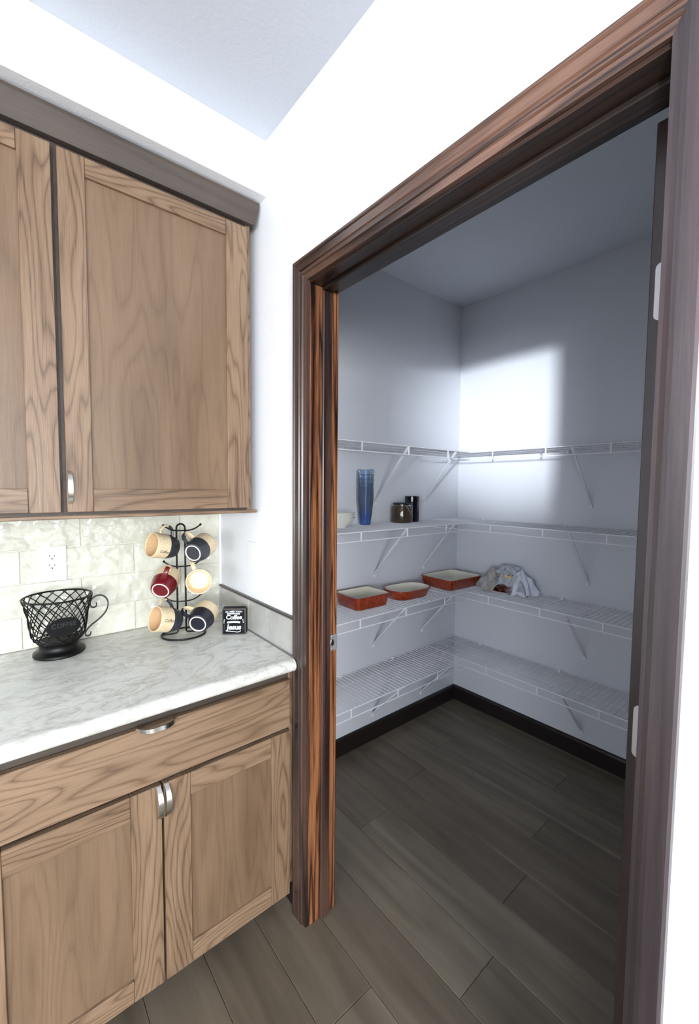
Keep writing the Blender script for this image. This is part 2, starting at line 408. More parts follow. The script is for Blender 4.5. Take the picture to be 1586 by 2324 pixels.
# tiles along the side wall with a dark edge strip
mesh_obj('grout', bx(-.0045, 0, -.6315, -.0106, .9155, 1.0385), 'grout', wr)
for a, c in ((-.296, -.0125), (-.6315, -.2965)): tile_piece(a, c, .9155, 1.0375, wr, 'side_tile', 'side')
o = mesh_obj('edge_trim', bx(-.0125, 0, -.6325, -.0005, 1.0385, 1.0465, .001), 'edge', wr); o['label'] = 'dark grey metal strip capping the side tiles'

# ---------------------------------------------------------------- door frame
tf = thing('trim_1', (0, (YI+YRI)/2, 0), 'dark stained wood frame and moulded casing around the pantry doorway', 'door frame', kind='structure')
yc0 = (YI+YRI)/2
def loc_y(f): return f
casp = [(0, 0), (0, .017), (.003, .020), (.009, .020), (.012, .016), (.015, .0185), (.036, .0185), (.0385, .0145), (.0415, .0145), (.044, .0180), (.053, .0180), (.0555, .0130), (.063, .0115), (.0715, .0105), (.0715, 0)]
def V(x, y, z): return (x, y-yc0, z)
mesh_obj('casing', prism(bmesh.new(), casp, lambda w, h: V(-h, YO-w, 0), lambda w, h: V(-h, YO-w, ZCAS-w)), 'casing', tf)
ks = (abs(YRO-YRI)+.002)/.074
casr = [(0, 0), (0, .015), (.006, .0195), (.040, .0185), (.050, .0165), (.062, .0125), (.0715, .0105), (.0715, 0)]
mesh_obj('casing', prism(bmesh.new(), casr, lambda w, h: V(-h, YRO+w*ks, 0), lambda w, h: V(-h, YRO+w*ks, ZCAS-w)), 'casing_r', tf)
mesh_obj('casing', prism(bmesh.new(), casp, lambda w, h: V(-h, YO-w, ZCAS-w), lambda w, h: V(-h, YRO+w*ks, ZCAS-w)), 'trim_h', tf)
mesh_obj('side_jamb', map_bm(bx(.0002, XJ, YI, YI+.016, 0, ZH, .001), lambda c: V(*c)), 'trim_v', tf)
mesh_obj('side_jamb', map_bm(bx(.0002, XJ, YRI-.016, YRI, 0, ZH, .001), lambda c: V(*c)), 'trim_v', tf)
mesh_obj('head_jamb', map_bm(bx(.0002, XJ, YRI-.016, YI+.016, ZH+.0005, ZH+.0175, .001), lambda c: V(*c)), 'jamb_h', tf)
mesh_obj('stop', map_bm(bx(.044, .079, YI-.011, YI-.0002, 0, ZH-.0115, .0025), lambda c: V(*c)), 'casing', tf)
mesh_obj('stop', map_bm(bx(.044, .079, YRI+.0002, YRI+.011, 0, ZH-.0115, .0025), lambda c: V(*c)), 'casing', tf)
mesh_obj('stop', map_bm(bx(.044, .079, YRI+.0002, YI-.0002, ZH-.011, ZH-.0001, .0025), lambda c: V(*c)), 'jamb_h', tf)
bm = bmesh.new(); box(bm, .081, .1135, YI-.0022, YI-.0003, .934, .988)
lathe_c = bmesh.new()
sp = mesh_obj('strike_plate', map_bm(bm, lambda c: V(*c)), 'steel', tf); sp['label'] = 'small satin steel latch plate'
b = bmesh.new(); bmesh.ops.create_uvsphere(b, u_segments=14, v_segments=8, radius=1)
for v in b.verts: v.co = Vector(V(.0925+v.co.x*.0085, YI-.0022+v.co.y*.0022, .9615+v.co.z*.012))
for dz in (.9405, .9815):
    b2 = bmesh.new(); bmesh.ops.create_uvsphere(b2, u_segments=10, v_segments=6, radius=1)
    for v in b2.verts: v.co = Vector(V(.093+v.co.x*.0035, YI-.0022+v.co.y*.0015, dz+v.co.z*.0035))
    me = bpy.data.meshes.new('t'); b2.to_mesh(me); b2.free(); b.from_mesh(me); bpy.data.meshes.remove(me)
mesh_obj('latch_hole', b, 'chrome', sp, True)

# open door leaf
dr = thing('door_1', (.118, -1.605, .008), 'dark stained pantry door swung open into the pantry, only its hinge edge showing', 'door', kind='structure')
mesh_obj('slab', bx(0, .905, 0, .035, 0, 2.10, .0015), 'door', dr)
for (x0, x1, z0, z1) in ((.12, .785, .24, .92), (.12, .785, 1.08, 1.96)):
    b = bmesh.new(); box(b, x0, x1, .0345, .0385, z0, z1, .003); mesh_obj('raised_panel', b, 'door', dr)
for zc in (1.817, 1.043):
    b = bmesh.new(); pts = []
    y0, y1, z0, z1, r = .0, .0262, zc-.048, zc+.048, .009
    prof = [(y0, z0), (y1-r, z0)]+[(y1-r+r*math.sin(a*PI/8), z0+r-r*math.cos(a*PI/8)) for a in range(1, 5)]+[(y1-r+r*math.cos(a*PI/8), z1-r+r*math.sin(a*PI/8)) for a in range(0, 5)]+[(y0, z1)]
    prism(b, prof, lambda y, z: (-.0002, y, z), lambda y, z: (-.0022, y, z))
    h = mesh_obj('hinge', b, 'steel', dr); h['label'] = 'satin steel hinge leaf with rounded corners'
    b = bmesh.new()
    for dz in (-.03, 0, .03): lathe(b, [(0, 0), (.0035, 0), (.0028, .0012), (0, .0015)], 8)
    for i, v in enumerate(b.verts): pass
    b.free(); b = bmesh.new()
    for dz, dy in ((-.032, .016), (0.0, .009), (.032, .016)):
        c = bmesh.new(); lathe(c, [(0, 0), (.0035, 0), (.0028, .0012), (0, .0016)], 8)
        for v in c.verts: v.co = Vector((-.0022-v.co.z, dy+v.co.y, zc+dz+v.co.x))
        me = bpy.data.meshes.new('t'); c.to_mesh(me); c.free(); b.from_mesh(me); bpy.data.meshes.remove(me)
    mesh_obj('screw', b, 'chrome', h, True)

# ================================================================ CABINETS
def pull(name, parent, half, rise, width, thick, loc, vertical, drop=0):
    """bow shaped strap pull; local: long axis, outward -Y"""
    b = bmesh.new(); n = 14; secs = []
    for i in range(n+1):
        t = -1+2*i/n; a = t*half; y = -rise*(1-abs(t)**3.2)
        wd = width*(.75+.25*math.cos(t*PI/2))
        secs.append((a, y, wd))
    rings = []
    for i, (a, y, wd) in enumerate(secs):
        a0, y0, _ = secs[max(i-1, 0)]; a1, y1, _ = secs[min(i+1, n)]
        t = Vector((a1-a0, y1-y0)).normalized(); nn = Vector((-t.y, t.x))*thick/2
        c = []
        for sg, sw in ((1, -1), (1, 1), (-1, 1), (-1, -1)):
            A = a+nn.x*sg; Y = min(y+nn.y*sg, 0); w_ = sw*wd/2
            c.append(b.verts.new((w_, Y, A) if vertical else (A, Y, w_)))
        rings.append(c)
    for A, B in zip(rings, rings[1:]):
        for k in range(4): b.faces.new((A[k], A[(k+1) % 4], B[(k+1) % 4], B[k]))
    b.faces.new(rings[0][::-1]); b.faces.new(rings[-1])
    o = mesh_obj(name, b, 'chrome', parent, True); o.location = loc; return o
def framed_door(parent, x0, x1, z0, z1, yf, sl, sr, rt, rb):
    """door = recessed panel mesh with stiles and rails as sub-parts; yf front plane"""
    th = .020
    d = mesh_obj('door', bx(x0+sl-.004, x1-sr+.004, yf+.0095, yf+th-.002, z0+rb-.004, z1-rt+.004), 'cab_p', parent)
    mesh_obj('stile', bx(x0, x0+sl-.0006, yf, yf+th, z0, z1, .0015), 'cab_v', d)
    mesh_obj('stile', bx(x1-sr+.0006, x1, yf, yf+th, z0, z1, .0015), 'cab_v', d)
    mesh_obj('rail', bx(x0+sl, x1-sr, yf+.0004, yf+th, z1-rt, z1, .0015), 'cab_h', d)
    mesh_obj('rail', bx(x0+sl, x1-sr, yf+.0004, yf+th, z0, z0+rb, .0015), 'cab_h', d)
    return d
# upper cabinets
def wall_cabinet(x0, x1, dx0, dx1, sl, sr, label, handle):
    t = thing('wall_cabinet', ((x0+x1)/2, 0, 1.40), label, 'cabinet', 'upper oak cabinets')
    ox = (x0+x1)/2; b = bx(x0-ox, x1-ox, -.3565, -.011, .0, 1.03)
    mesh_obj('carcass', b, 'crown', t)  # darker crown wood puts the shade of the door gaps into the colour
    if x1 > -.1: mesh_obj('frame_edge', bx(x1-ox-.0175, x1-ox, -.3585, -.3567, .0, 1.03), 'cab_v', t)
    d = framed_door(t, dx0-ox, dx1-ox, .009, 1.0115, -.378, sl, sr, .052, .067)
    if handle: pull('handle', d, .046, .026, .013, .0035, (handle-ox, -.378, .0805), True)
    return t
wall_cabinet(-.6187, -.030, -.6115, -.0485, .066, .080, 'oak upper cabinet nearest the corner, with its small arched handle', -.6045)
wall_cabinet(-1.21, -.6192, -1.20, -.6258, .072, .074, 'oak upper cabinet at the left edge, cut off by the frame', None)
# crown
t = thing('crown_molding', (-.62, -.38, 2.43), 'dark oak crown moulding along the top of the upper cabinets', 'molding')
cp = [(0.02, -.002), (-.0005, -.002), (-.0015, .006), (-.004, .020), (-.010, .050), (-.0125, .063), (-.0125, .0735), (0.02, .0735)]
b = prism(bmesh.new(), [(y, z) for y, z in cp], lambda y, z: (-.59, y, z), lambda y, z: (.60-y, y, z))
mesh_obj('front_run', b, 'crown', t)
o = thing('light_rail', (-.62, -.37, 1.40), 'thin oak strip under the upper cabinets', 'molding')
mesh_obj('strip', bx(-.59, .607, -.004, .016, -.0115, -.0005, .002), 'cab_h', o)
mesh_obj('return', bx(.591, .607, .0165, .35, -.0115, -.0005, .002), 'cab_h', o)

# base cabinet
t = thing('base_cabinet', (-.44, -.61, 0), 'oak base cabinet with one wide drawer over two doors', 'cabinet')
mesh_obj('carcass', bx(-.435, .436, .0015, .598, .095, .872), 'crown', t)  # crown wood again, its dark tone carrying the shade in the gaps
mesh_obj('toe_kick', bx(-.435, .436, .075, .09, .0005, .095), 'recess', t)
d = mesh_obj('drawer', bx(-.42, .4145, -.020, .0, .6735, .8375, .002), 'cab_h', t)
pull('handle', d, .053, .032, .0125, .0035, (-.007, -.020, .8395), False)
d = framed_door(t, .0065, .4145, .075, .6605, -.020, .0745, .0705, .067, .062)
pull('handle', d, .046, .026, .0145, .0035, (.0135, -.020, .612), True)
d = framed_door(t, -.42, .0005, .075, .6605, -.020, .078, .079, .067, .062)
pull('handle', d, .046, .026, .0145, .0035, (-.0075, -.020, .612), True)
o = mesh_obj('filler', bx(.4185, .436, -.004, .0013, .095, .872, .001), 'cab_v', t)

# countertop with rolled front edge
t = thing('countertop', (-.46, -.33, .915), 'pale marbled countertop with a thick white rolled front edge', 'countertop')
prof = [(.325, 0), (-.312, 0)]+[(-.312-.021*math.sin(a*PI/10), -.021+.021*math.cos(a*PI/10)) for a in range(1, 11)]+[(-.300, -.042), (-.300, -.036), (.325, -.036)]
b = prism(bmesh.new(), prof[:], lambda y, z: (-.45, y, z), lambda y, z: (.449 if y > -.3015 else .439, y, z))
mesh_obj('slab', b, 'marble', t, True)

# ---------------------------------------------------------------- outlet and switch
def plate(t, w, h):
    mesh_obj('cover_plate', bx(-w/2, w/2, -.006, -.0002, -h/2, h/2, .002), 'white_plastic', t)
t = thing('power_outlet', (-.625, -.0106, 1.208), 'white double power outlet set in the tiled backsplash', 'outlet')
plate(t, .086, .124)
mesh_obj('receptacle', bx(-.0165, .0165, -.0085, -.0062, -.033, .033, .0015), 'white_plastic', t)
b = bmesh.new()
for zc in (.0195, -.0135):
    box(b, -.0085, -.0068, -.0091, -.0086, zc+.006, zc+.0135); box(b, .0060, .0077, -.0091, -.0086, zc+.006, zc+.0125)
    c = bmesh.new(); lathe(c, [(0, 0), (.0024, 0), (.0024, .0006), (0, .0006)], 10)
    for v in c.verts: v.co = Vector((v.co.x, -.0091+v.co.z, zc-.001+v.co.y))
    me = bpy.data.meshes.new('t'); c.to_mesh(me); c.free(); b.from_mesh(me); bpy.data.meshes.remove(me)
mesh_obj('slots', b, 'slot', t)
t = thing('light_switch', (-.0002, -.318, 1.208), 'white wall switch on the white wall beside the doorway', 'switch')
mesh_obj('cover_plate', bx(-.006, 0, -.035, .035, -.062, .062, .002), 'white_plastic', t)
b = bmesh.new(); prism(b, [(-.0062, -.012), (-.0105, -.002), (-.0105, .004), (-.0062, .010)], lambda x, z: (x, -.005, z), lambda x, z: (x, .005, z))
mesh_obj('toggle', b, 'white_plastic', t)

# ================================================================ WIRE SHELVES
def wire_shelf(along, length, label, group, spacers, braces, loc, ext=0.0):
    """local: U along the wall (0..length), V out from wall 0..0.305 ; along 'x' => U=+X,V=-Y ; 'y' => U=-Y,V=-X"""
    t = thing('wire_shelf', loc, label, 'shelf', group)
    def P(u, v, z): return (u, -v, z) if along == 'x' else (-v, -u, z)
    D = .300; r1 = .0019; r2 = .0030
    b = bmesh.new(); n = int(length/.0254)
    for i in range(n+1):
        u = min(i*.0254+.003, length-.002)
        tube(b, [P(u, .004, .001), P(u, D-.002, .001), P(u, D+.0005, -.004), P(u, D+.0005, -.040)] if False else [P(u, .004, .003), P(u, D, .003)], r1, 4, cap=False)
    for v in (.004, .10, .20):
        tube(b, [P(0, v, -.001), P(length, v, -.001)], .0024, 5)
    w = mesh_obj('wire_deck', b, 'white_wire', t); w['kind'] = 'stuff'
    mesh_obj('front_wire', tube(bmesh.new(), [P(0, D, 0), P(length+ext, D, 0)], r2, 8), 'white_wire', t, True)
    mesh_obj('front_wire', tube(bmesh.new(), [P(0, D, -.0425), P(length+ext, D, -.0425)], r2, 8), 'white_wire', t, True)
    for u in spacers:
        b = bmesh.new(); pts = []
        a = P(u-.0035, D+.0035, -.044); c = P(u+.0035, D-.001, .0015)
        box(b, min(a[0], c[0]), max(a[0], c[0]), min(a[1], c[1]), max(a[1], c[1]), a[2], c[2], .0008)
        mesh_obj('spacer', b, 'white_wire', t)
    for (u, u2) in braces:
        b = bmesh.new(); tube(b, [P(u, D-.004, -.006), P(u2, .006, -.292), P(u2, .004, -.312)], 0, 4, flat=(.013, .006))
        mesh_obj('brace', b, 'white_wire', t)
    for u in [x for x in (length*.12, length*.42, length*.75)]:
        b = bmesh.new(); a = P(u-.008, 0.0003, -.012); c = P(u+.008, .011, .009)
        box(b, min(a[0], c[0]), max(a[0], c[0]), min(a[1], c[1]), max(a[1], c[1]), a[2], c[2], .002)
        mesh_obj('wall_clip', b, 'white_plastic', t)
    return t
ZS = [1.697, 1.2795, .866, .4475]
names = ['top', 'second', 'third', 'lowest']
what = ['empty, above the blue tumblers', 'holding tumblers and canisters', 'holding the terracotta dishes', 'empty, just above the baseboard']
what2 = ['empty, highest of its wall', 'empty, second from the top', 'carrying the plates under napkins', 'empty, nearest the floor']
for i, z in enumerate(ZS):
    x0 = XJ+.010
    if i == 3: sp = [.4753-x0, .7918-x0, 1.1142-x0, .16-x0]
    else: sp = [.5265-x0, .843-x0, 1.163-x0, .21-x0]
    wire_shelf('x', 1.366-x0, 'white wire shelf on the left pantry wall, '+what[i], 'wire shelves on the left pantry wall', sp, [(.843-x0, .891-x0), (1.240-x0, 1.322-x0)], (x0, YP, z))
    y0 = YP-.004
    sp = [-(v)+y0 for v in (-.50, -.799, -1.097, -1.396)]
    wire_shelf('y', 1.72, 'white wire shelf on the right pantry wall, '+what2[i], 'wire shelves on the right pantry wall', [.14]+sp, [(.925+y0, .912+y0)], (XP, y0, z))

# ================================================================ MUG RACK AND MUGS
RC = Vector((-.228, -.181)); ax = Vector((.967, -.254)); ay = Vector((.254, .967))
rk = thing('mug_rack', (RC.x, RC.y, .915), 'black wire mug rack standing on the counter with six mugs hanging', 'rack')
def L2(a, b_, z): v = ax*a+ay*b_; return (v.x, v.y, z)
wr_ = .0034
mesh_obj('base_ring', tube(bmesh.new(), [L2(.0795*math.cos(a*2*PI/40), .071*math.sin(a*2*PI/40)-.006, wr_) for a in range(40)], wr_, 8, closed=True), 'black', rk, True)
hp = .0150; topz = .428
pts = [L2(-.076, -.004, .0065), L2(-.04, -.004, .0068), L2(-hp-.011, -.004, .008), L2(-hp-.006, -.004, .014), L2(-hp-.006, -.004, .10), L2(-hp-.006, -.004, .25), L2(-hp-.006, -.004, topz-hp)]
pts += [L2(-.006-hp*math.cos(a*PI/10), -.004, topz-hp+hp*math.sin(a*PI/10)) for a in range(1, 10)]
pts += [L2(hp-.006, -.004, topz-hp), L2(hp-.006, -.004, .25), L2(hp-.006, -.004, .10), L2(hp-.006, -.004, .014), L2(hp-.001, -.004, .008), L2(.04, -.004, .0068), L2(.076, -.004, .0065)]
mesh_obj('post', tube(bmesh.new(), pts, wr_, 8), 'black', rk, True)
for z in (.403, .266, .131):
    n = 16; pts = []
    for i in range(n+1):
        s = -1+2*i/n; pts.append(L2(s*.0655, -.0115+.012*s*s, z+.020*abs(s)**3))
    arm = mesh_obj('arm', tube(bmesh.new(), pts, .0027, 8), 'black', rk, True)
    for s in (-1, 1):
        b = bmesh.new(); bmesh.ops.create_uvsphere(b, u_segments=10, v_segments=8, radius=.0048)
        c = Vector(L2(s*.066, .0005, z+.0205))
        for v in b.verts: v.co += c
        mesh_obj('arm_tip', b, 'black', arm, True)

HM = .095
def mug_profile(z):
    t = z/HM
    return .0315+(.0455-.0315)*min(1, (t/.42))**.55 if t < .42 else .0455
def make_mug(dip, inside='mug_inside', text=False, dipz=.046):
    t = bpy.data.objects.new('mug', None); COL.objects.link(t); t.empty_display_size = .04
    zs = [dipz+(HM-dipz)*i/8 for i in range(9)]
    b = lathe(bmesh.new(), [(mug_profile(z)+.0004, z) for z in zs]+[(.0450, HM+.0016), (.0425, HM+.0016), (.0415, HM-.002)], 40)
    mesh_obj('upper_body', b, 'cream', t, True)
    zs = [.004+(dipz-.004)*i/8 for i in range(9)]
    b = lathe(bmesh.new(), [(0, .0045), (.026, .0045), (.0270, .003), (.0285, .0022), (.0315, .0026)]+[(mug_profile(z), z) for z in zs], 40)
    mesh_obj('dipped_base', b, dip, t, True)
    b = lathe(bmesh.new(), [(.0262, .0046), (.0268, .0006), (.0290, -.0004), (.0306, .0010), (.0308, .0046)], 40)
    mesh_obj('foot_ring', b, 'foot', t, True)
    zs = [HM-.002-(HM-.010)*i/10 for i in range(11)]
    b = lathe(bmesh.new(), [(max(mug_profile(z)-.0040, .02), z) for z in zs]+[(.02, .0068), (0, .0060)], 40)
    mesh_obj('inside', b, inside, t, True)
    # handle in the local XZ plane, +X outward
    def hp_(a):  # a 0..1 from base side to mouth side
        an = -PI/2+PI*a
        return (.0425+.035*max(math.cos(an), 0)**.8, 0, .047+.025*math.sin(an))
    cut = .47
    lo = [hp_(cut*i/8) for i in range(9)]; up = [hp_(cut+(1-cut)*i/8) for i in range(9)]
    def strap(pts):
        b = bmesh.new(); rings = []
        for i, p in enumerate(pts):
            p = Vector(p); q0 = Vector(pts[max(i-1, 0)]); q1 = Vector(pts[min(i+1, len(pts)-1)]); tt = (q1-q0).normalized()
            nn = Vector((0, 1, 0)).cross(tt)
            rings.append([b.verts.new(p+Vector((0, 1, 0))*.0082*math.cos(k*PI/4)+nn*.0046*math.sin(k*PI/4)) for k in range(8)])
        for A, B in zip(rings, rings[1:]):
            for k in range(8): b.faces.new((A[k], A[(k+1) % 8], B[(k+1) % 8], B[k]))
        b.faces.new(rings[0][::-1]); b.faces.new(rings[-1]); return b
    h = mesh_obj('handle', strap(up), 'cream', t, True)
    mesh_obj('handle_dip', strap(lo), dip, h, True)
    if text:
        b = text_pts('Coffee', .0165, .35, .0003)
        def wrap(c):  # text x runs mouth -> base (local -Z), text y runs toward the handle
            ang = text*(math.radians(90)) - 0
            th = math.radians(text_ang)+(-text_sgn)*c.y/.0462
            z = .0665-c.x*.78
            rr = mug_profile(z)+.0006+c.z
            return Vector((rr*math.cos(th), rr*math.sin(th), z))
        text_ang, text_sgn = (-118, -1)
        b = map_bm(b, wrap); mesh_obj('lettering', b, 'ink', t)
    return t
def place_mug(t, base, mouth, hook, label):
    B, Mo, H = Vector(base), Vector(mouth), Vector(hook)
    z = (Mo-B).normalized(); c = B+z*.047; x = (H-c); x = (x-z*x.dot(z)).normalized(); y = z.cross(x)
    m = Matrix(((x.x, y.x, z.x, B.x), (x.y, y.y, z.y, B.y), (x.z, y.z, z.z, B.z), (0, 0, 0, 1)))
    t.matrix_world = m; tag(t, label, 'mug', 'mugs on the rack'); return t
hL = Vector((-.228, -.181))+ax*-.043; hR = Vector((-.228, -.181))+ax*.037
mc = make_mug('charcoal', text=1)
place_mug(mc, (-.2514, -.1719, 1.252), (-.3337, -.1932, 1.2712), (hL.x+.010, hL.y, 1.325), 'cream and charcoal mug at the top left of the rack, mouth facing left')
m2 = make_mug('charcoal')
place_mug(m2, (-.2225, -.2749, 1.2404), (-.1597, -.2213, 1.2601), (hR.x-.012, hR.y+.01, 1.325), 'charcoal dipped mug at the top right of the rack, white foot ring showing')
m3 = make_mug('burgundy')
place_mug(m3, (-.3239, -.2271, 1.1065), (-.2742, -.1614, 1.1428), (hL.x+.012, hL.y+.01, 1.188), 'burgundy dipped mug on the middle left arm of the rack')
m4 = make_mug('charcoal', inside='mug_inside_lit')
place_mug(m4, (-.1787, -.2090, 1.1236), (-.2083, -.2946, 1.1373), (hR.x-.006, hR.y, 1.20), 'cream mug on the middle right arm, wide mouth facing forward')
m5 = copy_tree(mc)
place_mug(m5, (-.2573, -.2137, .9836), (-.3397, -.2346, 1.0084), (hL.x+.010, hL.y, 1.052), 'cream and charcoal mug at the bottom left of the rack, mouth facing left')
m6 = make_mug('navy')
place_mug(m6, (-.2239, -.3192, .9874), (-.1699, -.2584, 1.0066), (hR.x-.012, hR.y+.01, 1.052), 'blue black dipped mug at the bottom right of the rack, foot ring showing')

# ================================================================ BASKET SHAPED LIKE A CUP
bc = (-.619, -.108)
t = thing('wire_basket', (bc[0], bc[1], .915), 'black wire basket shaped like a coffee cup, beside the outlet', 'basket')
b = lathe(bmesh.new(), [(0, 0), (.072, 0), (.0755, .004), (.0750, .010), (.070, .015), (.063, .018), (.059, .023), (.0570, .031), (.0580, .040), (.062, .045), (.057, .047), (0, .047)], 44)
mesh_obj('pedestal', b, 'black', t, True)
bp = [(.058, .044), (.067, .052), (.075, .065), (.080, .09), (.083, .12), (.088, .15), (.0945, .175), (.099, .195)]
def bprof(s):
    x = s*(len(bp)-1); i = min(int(x), len(bp)-2); f = x-i
    return (bp[i][0]*(1-f)+bp[i+1][0]*f, bp[i][1]*(1-f)+bp[i+1][1]*f)
mesh_obj('rim', tube(bmesh.new(), [(.099*math.cos(a*2*PI/48), .099*math.sin(a*2*PI/48), .195) for a in range(48)], .0030, 8, closed=True), 'black', t, True)
b = bmesh.new()
for fam in (1, -1):
    for k in range(17):
        pts = []
        for i in range(15):
            s = i/14; r, z = bprof(s); an = 2*PI*k/17+fam*s*1.75
            r += .0012*fam
            pts.append((r*math.cos(an), r*math.sin(an), z))
        tube(b, pts, .0017, 5)
mesh_obj('lattice', b, 'black', t, True)
mesh_obj('lower_ring', tube(bmesh.new(), [(.066*math.cos(a*2*PI/40), .066*math.sin(a*2*PI/40), .053) for a in range(40)], .002, 6, closed=True), 'black', t, True)
# oval name plate, leaning against the inside front
nd = Vector((.14, -.99, 0)).normalized(); sd = Vector((-nd.y, nd.x, 0))
def plq(u, v, w): p = nd*(.0855+w-.10*u*u/.05*.12)+sd*u; p -= sd*.006; return Vector((p.x, p.y, .112+v))
prof = [(.048*math.cos(a*2*PI/36), .030*math.sin(a*2*PI/36)) for a in range(36)]
b = prism(bmesh.new(), prof, lambda u, v: plq(u, v, 0), lambda u, v: plq(u, v, .004))
pq = mesh_obj('name_plate', b, 'plaque', t); pq['label'] = 'black oval plate with raised lettering'
b = text_pts('COFFEE', .0195, 0, .0006, 1.05); map_bm(b, lambda c: plq(c.x, c.y+.006, .0046+c.z)); mesh_obj('lettering', b, 'plaque_text', pq)
# handle with scrolled ends (radial direction)
hd = Vector((.985, -.17, 0)).normalized()
hz = []
def hpnt(r, z): p = hd*r; return (p.x, p.y, z)
scr = []
for i in range(9): a = math.radians(-200+i*32); scr.append((.110+.012*math.cos(a), .147-.012*math.sin(a)*-1))
path = [(.119, .160), (.121, .151), (.116, .144), (.108, .143), (.102, .149), (.1005, .160), (.104, .172), (.114, .182), (.128, .186), (.143, .181), (.153, .168), (.156, .150), (.151, .130), (.139, .112), (.122, .096), (.105, .083), (.094, .070), (.088, .056), (.092, .046), (.100, .044), (.106, .050), (.105, .058)]
# smooth
def chaikin(p, n=2):
    for _ in range(n):
        q = [p[0]]
        for a, c in zip(p, p[1:]): q += [(a[0]*.75+c[0]*.25, a[1]*.75+c[1]*.25), (a[0]*.25+c[0]*.75, a[1]*.25+c[1]*.75)]
        q.append(p[-1]); p = q
    return p
path = [(r-.0085-.011*max(0, 1-z/.10), z) for r, z in path]; path = chaikin(path, 2)
side = Vector((-hd.y, hd.x, 0)); b = bmesh.new(); rings = []
for i, (r, z) in enumerate(path):
    p = Vector(hpnt(r, z)); r0, z0 = path[max(i-1, 0)]; r1, z1 = path[min(i+1, len(path)-1)]
    tt = Vector((r1-r0, z1-z0)).normalized(); nn = hd*(-tt.y)+Vector((0, 0, tt.x))
    rings.append([b.verts.new(p+side*sx*.0050+nn*sy*.0019) for sx, sy in ((-1, -1), (1, -1), (1, 1), (-1, 1))])
for A, B in zip(rings, rings[1:]):
    for k in range(4): b.faces.new((A[k], A[(k+1) % 4], B[(k+1) % 4], B[k]))
b.faces.new(rings[0][::-1]); b.faces.new(rings[-1])
mesh_obj('handle', b, 'black', t, True)

# ================================================================ CHALK SIGN BLOCK
sa = math.atan2(-.0497, .0706)
t = thing('sign_block', (-.0708, -.2965, .915), 'small black block sign with white chalk lettering about coffee', 'sign', rz=sa)
t.scale = (1.04, 1.04, 1.04)
sw, sh, sdp = .086, .098, .034
mesh_obj('block', bx(-sw/2, sw/2, -sdp/2, sdp/2, .0003, sh, .0025), 'sign_edge', t)
mesh_obj('panel', bx(-sw/2+.004, sw/2-.004, -sdp/2-.0012, -sdp/2-.0001, .0045, sh-.004), 'chalkboard', t)
mesh_obj('panel', bx(sw/2+.0001, sw/2+.0011, -sdp/2+.008, sdp/2-.003, .004, sh-.004), 'chalkboard', t)
mesh_obj('panel', bx(-sw/2+.003, sw/2-.003, -sdp/2+.007, sdp/2-.003, sh+.0001, sh+.001), 'chalkboard', t)
yf = -sdp/2-.0014
def put(body, size, zc, shear=0, arc=0, xc=0, bold=0, space=1.0, rot=0):
    b = text_pts(body, size, shear, .0002, space, bold)
    def f(c):
        x, y = c.x, c.y
        if rot: x, y = x*math.cos(rot)-y*math.sin(rot), x*math.sin(rot)+y*math.cos(rot)
        return Vector((x+xc, yf-c.z, y+zc+arc*(x/.03)**2+.0))
    mesh_obj('lettering', map_bm(b, f), 'chalk', t)
put('ALL I NEED TODAY', .0078, .0880, .2, -.0015, bold=.0002, space=.90)
put('Coffee', .0225, .0655, .15, .0012, bold=.0006, space=.95)
put('Jesus', .0265, .0285, .15, 0, bold=.0009, space=.98)
b = bmesh.new()
def stroke(pts, w):
    tube(b, [(x, yf, z) for x, z in pts], 0, 4, flat=(w, .0006) if False else None) if False else None
    for (x0, z0), (x1, z1) in zip(pts, pts[1:]):
        d = Vector((x1-x0, z1-z0)); n = Vector((-d.y, d.x)).normalized()*w/2
        vs = [(x0+n.x, z0+n.y), (x1+n.x, z1+n.y), (x1-n.x, z1-n.y), (x0-n.x, z0-n.y)]
        A = [b.verts.new((x, yf, z)) for x, z in vs]; B = [b.verts.new((x, yf+.0004, z)) for x, z in vs]
        b.faces.new(A); b.faces.new(B[::-1])
        for k in range(4): b.faces.new((A[k], A[(k+1) % 4], B[(k+1) % 4], B[k]))
# two ribbon bands, swash under the last word, ray marks
def arcpts(x0, x1, z, sag, n=10): return [(x0+(x1-x0)*i/n, z+sag*(1-(2*i/n-1)**2)) for i in range(n+1)]
stroke(arcpts(-.024, .022, .0788, .0016), .0050)
stroke(arcpts(-.024, .023, .0470, .0016), .0068)
stroke([(-.028, .0135), (-.026, .0155), (-.015, .014), (0, .0125), (.012, .0105), (.020, .0115), (.025, .0155)], .0026)
for s, x in ((-1, -.033), (1, .032)):
    for k, (dx, dz, l) in enumerate(((.0, .010, .006), (.002, .0055, .005), (.003, .001, .004))):
        stroke([(x+s*dx*.3, .044+dz), (x+s*(dx+l*.35), .044+dz+l*(.9-.35*k))], .0018)
mesh_obj('chalk_marks', b, 'chalk', t)
b = bmesh.new()
for s in (-1, 1):
    for k in range(5): box(b, s*.0335-.0011, s*.0335+.0011, yf, yf+.0003, .018+k*.0045, .0205+k*.0045)
mesh_obj('side_marks', b, 'sign_edge', t)
yf -= .0005
def put_dark(body, size, zc, arc):
    b = text_pts(body, size, 0, .0001, .95, .00005)
    mesh_obj('ribbon_text', map_bm(b, lambda c: Vector((c.x, yf-c.z, c.y+zc-arc*(c.x/.024)**2))), 'chalkboard', t)
put_dark('IS A LITTLE BIT OF', .0042, .0803, .0016); put_dark('AND A WHOLE LOT OF', .0044, .0485, .0016)

# ================================================================ THINGS ON THE SECOND SHELF
zt2 = ZS[1]+.0052
